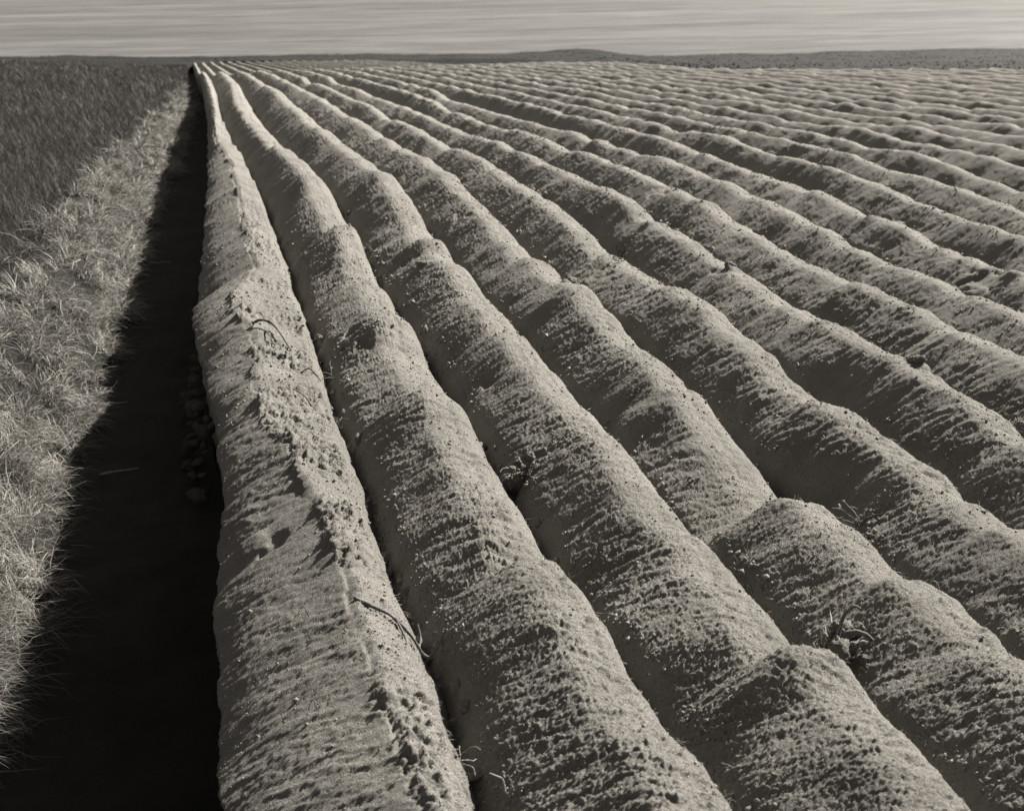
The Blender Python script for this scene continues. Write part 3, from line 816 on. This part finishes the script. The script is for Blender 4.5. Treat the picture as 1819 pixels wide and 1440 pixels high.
furrow_clods(1, [3.9, 4.3, 4.9, 5.2, 5.6, 5.75, 5.9, 6.05, 6.9, 7.6, 8.1, 8.3, 8.9, 9.6, 10.1, 10.5, 11.2, 11.6, 12.4, 13.3, 14.2])
furrow_clods(2, [4.4, 5.1, 5.7, 6.1, 7.4, 8.4, 9.4, 9.9, 10.2, 10.5, 10.9, 11.1, 11.4, 12.2, 13.1, 14.5])
furrow_clods(3, [4.9, 5.9, 7.8, 9.5, 11.2, 12.3, 12.7, 14.2])
furrow_clods(4, [6.3, 8.2, 10.1, 11.6, 13])
for (x, y, r, lab) in [(3.06, 10.43, .06, 'rounded clod standing on the crest of the fourth ridge beside a smaller one'),
        (3.20, 10.22, .045, 'smaller of two clods on the crest of the fourth ridge'),
        (4.52, 10.35, .055, 'flat clod perched on the crest of the sixth ridge before the dip'),
        (4.62, 7.38, .07, 'cracked clod straddling the crest of the sixth ridge'),
        (4.72, 7.16, .05, 'pale round clod just in front of the cracked clod on the sixth ridge'),
        (1.93, 11.4, .06, 'clod on the left slope of the third ridge near a dark dent'),
        (7.05, 11.9, .07, 'lone dark clod with grass on a far ridge at the right'),
        (9.66, 25.6, .16, 'small dark lump on the far part of the field below the skyline hump'),
        (0.86, 4.46, .035, 'smooth stone like clod in the first furrow beside the curled roots')]:
    clod(x, y, r, lab)

# roots and twigs on the first ridge
stick('dark_root', 'thick dark curved root lying across the rough top of the first ridge', 'root', [(0.30, 9.50, .01), (0.36, 9.46, .05), (0.43, 9.32, .05), (0.48, 9.10, .03), (0.53, 8.85, .0)], .019, .008, M_ROOT, seed=3)
stick('twig', 'forked thin twig on the left slope of the first ridge below the dark root', 'twig', [(0.06, 9.95, .005), (0.13, 10.0, .012), (0.20, 10.05, .02), (0.27, 10.2, .015)], .009, .004, M_ROOT, seed=4)
stick('twig', 'short dark stub poking from the first ridge just in front of the curved root', 'twig', [(0.36, 9.30, .0), (0.39, 9.14, .02), (0.42, 8.92, .01)], .009, .006, M_ROOT, seed=5)
stick('twig', 'short horizontal stub at the right edge of the first ridge', 'twig', [(0.56, 8.40, .0), (0.62, 8.38, .03), (0.69, 8.36, .05)], .008, .005, M_ROOT, seed=6)
stick('twig', 'thin slanting stick leaning on the bright top of the first ridge', 'twig', [(0.53, 6.98, .0), (0.58, 7.12, .06), (0.64, 7.28, .12)], .0045, .003, M_ROOT, seed=7)
stick('twig', 'thin broken twig on the bright flat part of the first ridge', 'twig', [(0.45, 7.95, .0), (0.53, 7.80, .01), (0.57, 7.72, .005), (0.63, 7.55, .0)], .008, .005, M_ROOT, seed=8)
t = stick('forked_root', 'long dark forked root hanging over the right edge of the first ridge', 'root', [(0.50, 4.98, .0), (0.57, 4.90, .012), (0.64, 4.82, .015), (0.71, 4.76, .04), (0.78, 4.72, .10), (0.86, 4.70, .14)], .013, .007, M_ROOT, seed=9)
p0 = t.location
def branch(par, pts, r0, r1, mat, name='branch', seed=0):
    p = par.location
    rel = [tuple(Vector(on(*q)) - p) for q in pts]
    return tube(name, rel, r0, r1, mat, par, seed)
branch(t, [(0.74, 4.74, .055), (0.76, 4.80, .11), (0.755, 4.84, .15)], .008, .004, M_ROOT, seed=2)
branch(t, [(0.66, 4.80, .02), (0.68, 4.70, .03), (0.67, 4.60, .02)], .007, .003, M_ROOT, seed=5)
tg_ = [('curled pale rootlets above the furrow beside the first ridge', 'rootlet', 0.80, 5.95, 7, .09, M_ROOTP),
       ('tangle of fine roots trailing off the right edge of the first ridge near the bottom', 'rootlet', 0.73, 3.85, 9, .08, M_ROOTP),
       ('tuft of fine straw bristling from the right edge of the first ridge', 'rootlet', 0.70, 7.62, 11, .10, M_PALE),
       ('small rootlet curl beside the second ridge bottom furrow', 'rootlet', 1.55, 4.15, 5, .07, M_ROOTP)]

def curly(name, label, cat, x, y, n, size, mat, parts='rootlet', thick=.0035, seed=0, rise=0.5):
    """a tangle of curling rootlets, each one its own part"""
    rg = random.Random(seed)
    e = empty(name, on(x, y))
    for k in range(n):
        a = rg.uniform(0, 6.28); pts = []
        px, py, pz = rg.uniform(-.3, .3) * size, rg.uniform(-.3, .3) * size, -0.01
        el = rg.uniform(.2, 1.3) * (0.5 + rise)
        for s in range(6):
            pts.append((px, py, max(pz, -0.03)))
            st = size * rg.uniform(.22, .36)
            px += math.cos(a) * math.cos(el) * st; py += math.sin(a) * math.cos(el) * st; pz += math.sin(el) * st
            a += rg.uniform(-.7, .7); el -= rg.uniform(.05, .6)
        tube(parts, pts, thick * .65 * rg.uniform(.7, 1.3), thick * .3, mat, e, k, 5)
    return tag(e, label, cat)
for k, (lab, part, x, y, n, sz, m_) in enumerate(tg_):
    curly('root_tangle', lab, 'roots', x, y, n, sz, m_, seed=20 + k, thick=.0035 if m_ is M_ROOTP else .002)

def weed(name, label, x, y, n, h, mat=M_WEED, lean=0.5, leaves=2, seed=0, thick=.0035, bend=0.4):
    """a withered weed: stems, each with a few narrow leaves"""
    rg = random.Random(seed)
    e = empty(name, on(x, y))
    for k in range(n):
        a = rg.uniform(0, 6.28); el = 1.45 - abs(rg.gauss(0, lean))
        L = h * rg.uniform(.55, 1.0); pts = []; px = rg.uniform(-.02, .02); py = rg.uniform(-.02, .02); pz = -0.02
        for s in range(5):
            pts.append((px, py, pz)); st = L / 4
            px += math.cos(a) * math.cos(el) * st; py += math.sin(a) * math.cos(el) * st; pz += math.sin(el) * st
            a += rg.uniform(-.3, .3); el -= rg.uniform(0, bend)
        so = tube('stem', pts, thick * rg.uniform(.8, 1.2), thick * .45, mat, e, k, 5)
        for j in range(leaves):
            q = pts[rg.randrange(2, 5)]
            l = blades('leaf', np.array([q]), np.array([h * rg.uniform(.2, .4)]), np.array([rg.uniform(0, 6.28)]), np.array([rg.uniform(-.2, 1.0)]),
                       np.array([rg.uniform(.5, 1.8)]), np.array([thick * rg.uniform(1.6, 3)]), mat, so)
    return tag(e, label, 'weed')

# stick between the second and third ridges, clump in the same furrow
stick('twig', 'long thin stick leaning on the third ridge behind the crumbly root ball', 'twig', [(1.66, 6.62, .02), (1.76, 6.60, .03), (1.86, 6.60, .05), (1.95, 6.62, .06)], .006, .003, M_ROOT, seed=12)
stick('twig', 'short bare stick lower down beside the root ball in the second furrow', 'twig', [(1.64, 6.42, .0), (1.78, 6.36, .03), (1.88, 6.42, .02)], .005, .003, M_ROOT, seed=13)
rb = empty('root_ball', on(1.63, 6.62))
cc = random.Random(9)
for k in range(11):
    o = bpy.data.objects.new('lump', CLODS[k % 5]); COL.objects.link(o); o.parent = rb
    t_ = k / 10
    o.location = (cc.uniform(-.05, .05) + .03 * t_, cc.uniform(-.05, .08) , 0.02 + .20 * t_ * cc.uniform(.8, 1.0))
    r_ = cc.uniform(.03, .055) * (1.1 - .4 * t_); o.scale = (r_, r_, r_); o.rotation_euler = (cc.uniform(0, 3), cc.uniform(0, 3), cc.uniform(0, 6))
for k in range(9):
    a = cc.uniform(0, 6.28); pts = []; px, py, pz = cc.uniform(-.03, .05), cc.uniform(-.04, .04), cc.uniform(.05, .2); el = cc.uniform(0, 1.2)
    for s in range(5):
        pts.append((px, py, pz)); px += .022 * math.cos(a); py += .022 * math.sin(a); pz += .022 * math.sin(el); a += cc.uniform(-.9, .9); el -= cc.uniform(.1, .7)
    tube('rootlet', pts, .003, .0015, M_PALE, rb, k, 5)
tag(rb, 'pale crumbly root ball standing in the furrow between the second and third ridges', 'root ball')

# the big uprooted clump with curled stems in the third furrow
e = empty('uprooted_plant', on(2.50, 4.28))
for k in range(9):
    o = bpy.data.objects.new('lump', CLODS[(k + 2) % 5]); COL.objects.link(o); o.parent = e
    o.location = (cc.uniform(-.10, .13), cc.uniform(-.10, .08), cc.uniform(.0, .09)); r_ = cc.uniform(.03, .055); o.scale = (r_, r_, r_); o.rotation_euler = (cc.uniform(0, 3), cc.uniform(0, 3), cc.uniform(0, 6))
tube('stem', [(0.00, .05, .02), (0.00, .04, .12), (.015, .04, .19), (.05, .03, .235), (.075, .02, .225)], .009, .006, M_ROOT, e, 1, 8)
tube('stem', [(-.02, .02, .06), (.03, .01, .12), (.09, -.02, .12), (.14, -.05, .06), (.15, -.07, -.01)], .011, .008, M_ROOT, e, 2, 8)
tube('stem', [(.03, -.06, -.01), (.035, -.06, .07), (.05, -.06, .115), (.075, -.06, .11)], .007, .005, M_ROOTP, e, 3, 8)
tube('stem', [(.08, -.08, .07), (.12, -.10, .05), (.13, -.12, .01), (.09, -.14, -.02)], .009, .007, M_ROOTP, e, 4, 8)
tube('stem', [(-.06, .05, .03), (-.02, .06, .10), (.0, .06, .10), (.02, .05, .05)], .007, .005, M_ROOT, e, 5, 8)
for k in range(60):
    b = blades('leaf', np.array([(cc.uniform(-.12, .08), cc.uniform(-.02, .12), cc.uniform(0, .08))]), np.array([cc.uniform(.06, .16)]), np.array([cc.uniform(0, 6.28)]),
               np.array([cc.uniform(.0, 1.3)]), np.array([cc.uniform(.2, 1.5)]), np.array([cc.uniform(.004, .008)]), M_PALE if k % 2 else M_WEED, e)
tag(e, 'big uprooted plant with thick curled stems in the furrow right of the third ridge', 'plant')

weed('dead_weed', 'wiry withered weed in the furrow between the fourth and fifth ridges', 3.30, 5.62, 6, .26, lean=.6, leaves=2, seed=31, thick=.004, bend=.5)
weed('grass_tuft', 'spiky dry grass tuft at the right foot of the fourth ridge', 3.22, 7.98, 12, .22, M_STRAW, .7, 1, 32, .0035, .25)
weed('grass_tuft', 'small pale grass tuft on the crest edge of the fifth ridge', 3.93, 8.55, 7, .15, M_STRAW, .4, 1, 33, .003, .2)
weed('green_weed', 'low dark leafy weed on the crest of the fifth ridge near the far hump', 3.78, 11.25, 7, .16, M_SCRUB, .8, 4, 34, .004, .4)
weed('dead_weed', 'single bent stem rising near the bottom between third and fourth ridges', 2.43, 3.55, 1, .16, M_PALE, .15, 0, 35, .004, .2)
weed('dead_weed', 'faint looped stem on the shaded slope of the sixth ridge', 4.35, 8.8, 3, .2, M_WEED, .3, 1, 36, .004, .7)
weed('dead_weed', 'thin upright sprig on the slope of the first ridge in front of the forked twig', .13, 9.5, 3, .12, M_ROOT, .9, 1, 37, .004, .3)
weed('dead_weed', 'withered stalk in the furrow beside the far end of the first ridge top', .84, 9.0, 4, .2, M_WEED, .5, 1, 38, .004, .5)
weed('grass_tuft', 'tiny tuft on the crest of the seventh ridge', 5.38, 10.6, 6, .16, M_STRAW, .5, 0, 39, .0035, .3)
weed('dead_weed', 'upright thin stem in the shaded furrow right of the fifth ridge', 4.02, 6.45, 2, .22, M_WEED, .2, 1, 40, .0035, .3)
weed('dead_weed', 'small dead sprig at the left foot of the fourth ridge', 2.36, 6.05, 4, .12, M_WEED, .7, 1, 41, .003, .4)
weed('dead_weed', 'pale bent strand at the very bottom beside the first ridge', .88, 3.62, 2, .16, M_PALE, .3, 0, 42, .004, .5)
weed('dead_weed', 'dark upright sprig on the left slope of the fourth ridge', 2.75, 9.4, 2, .14, M_ROOT, .2, 1, 43, .004, .2)
weed('dead_weed', 'two thin dark sprigs on the left slope of the fourth ridge top', 2.62, 10.9, 2, .20, M_ROOT, .5, 0, 44, .004, .2)
weed('grass_tuft', 'bristly tuft at the right foot of the third ridge opposite a dark dent', 2.42, 8.9, 8, .14, M_WEED, .7, 1, 45, .003, .4)
weed('grass_tuft', 'bristly tuft in the far second furrow below the dark gap', 1.66, 12.9, 8, .18, M_WEED, .7, 1, 46, .004, .4)
for k, (x, y, a, L, lab) in enumerate([(1.50, 5.48, -.2, .2, 'thin arched straw over the second furrow near the smooth hump'), (2.33, 5.2, .3, .18, 'loose straw low on the left slope of the fourth ridge'),
        (3.02, 5.30, .5, .26, 'dark thin stick low on the slope of the fifth ridge'), (1.22, 4.0, 1.9, .05, 'tiny pale straw on the smooth hump of the second ridge'),
        (1.88, 5.6, 1.2, .12, 'short straw stuck in the left slope of the third ridge'), (3.1, 4.5, 2.4, .07, 'short pale straw on the slope of the fourth ridge near the frame edge'),
        (0.26, 4.2, 2.1, .06, 'short dark straw on the left slope of the first ridge near the bottom'), (0.30, 5.0, 2.3, .07, 'thin curled straw on the left slope of the first ridge'),
        (2.72, 5.35, 1.9, .08, 'dark short stub on the hump of the fourth ridge')]):
    pts = [(x + math.cos(a) * L * q, y + math.sin(a) * L * q, .012 + .05 * math.sin(3.1 * q) * (k != 2)) for q in (0, .35, .7, 1)]
    stick('straw', lab, 'straw', pts, .0035, .002, M_PALE if 'pale' in lab or 'arched' in lab else M_ROOT, seed=50 + k)
# pale straws in the dark ditch
for k, (x, y, a, L, lab) in enumerate([(-.95, 9.6, .25, .30, 'pale straw bundle lying across the dark ditch'), (-.74, 16.9, -.3, .30, 'pale straw in the dark ditch far along'),
        (-1.02, 11.3, .1, .22, 'faint pale straw at the left side of the ditch, midway'), (-1.0, 5.75, .1, .07, 'short pale straw in the ditch near the lower left corner')]):
    pts = [(x + math.cos(a) * L * q, y + math.sin(a) * L * q, .03) for q in (0, .35, .7, 1)]
    stick('straw', lab, 'straw', pts, .012, .006, M_PALE, seed=70 + k)
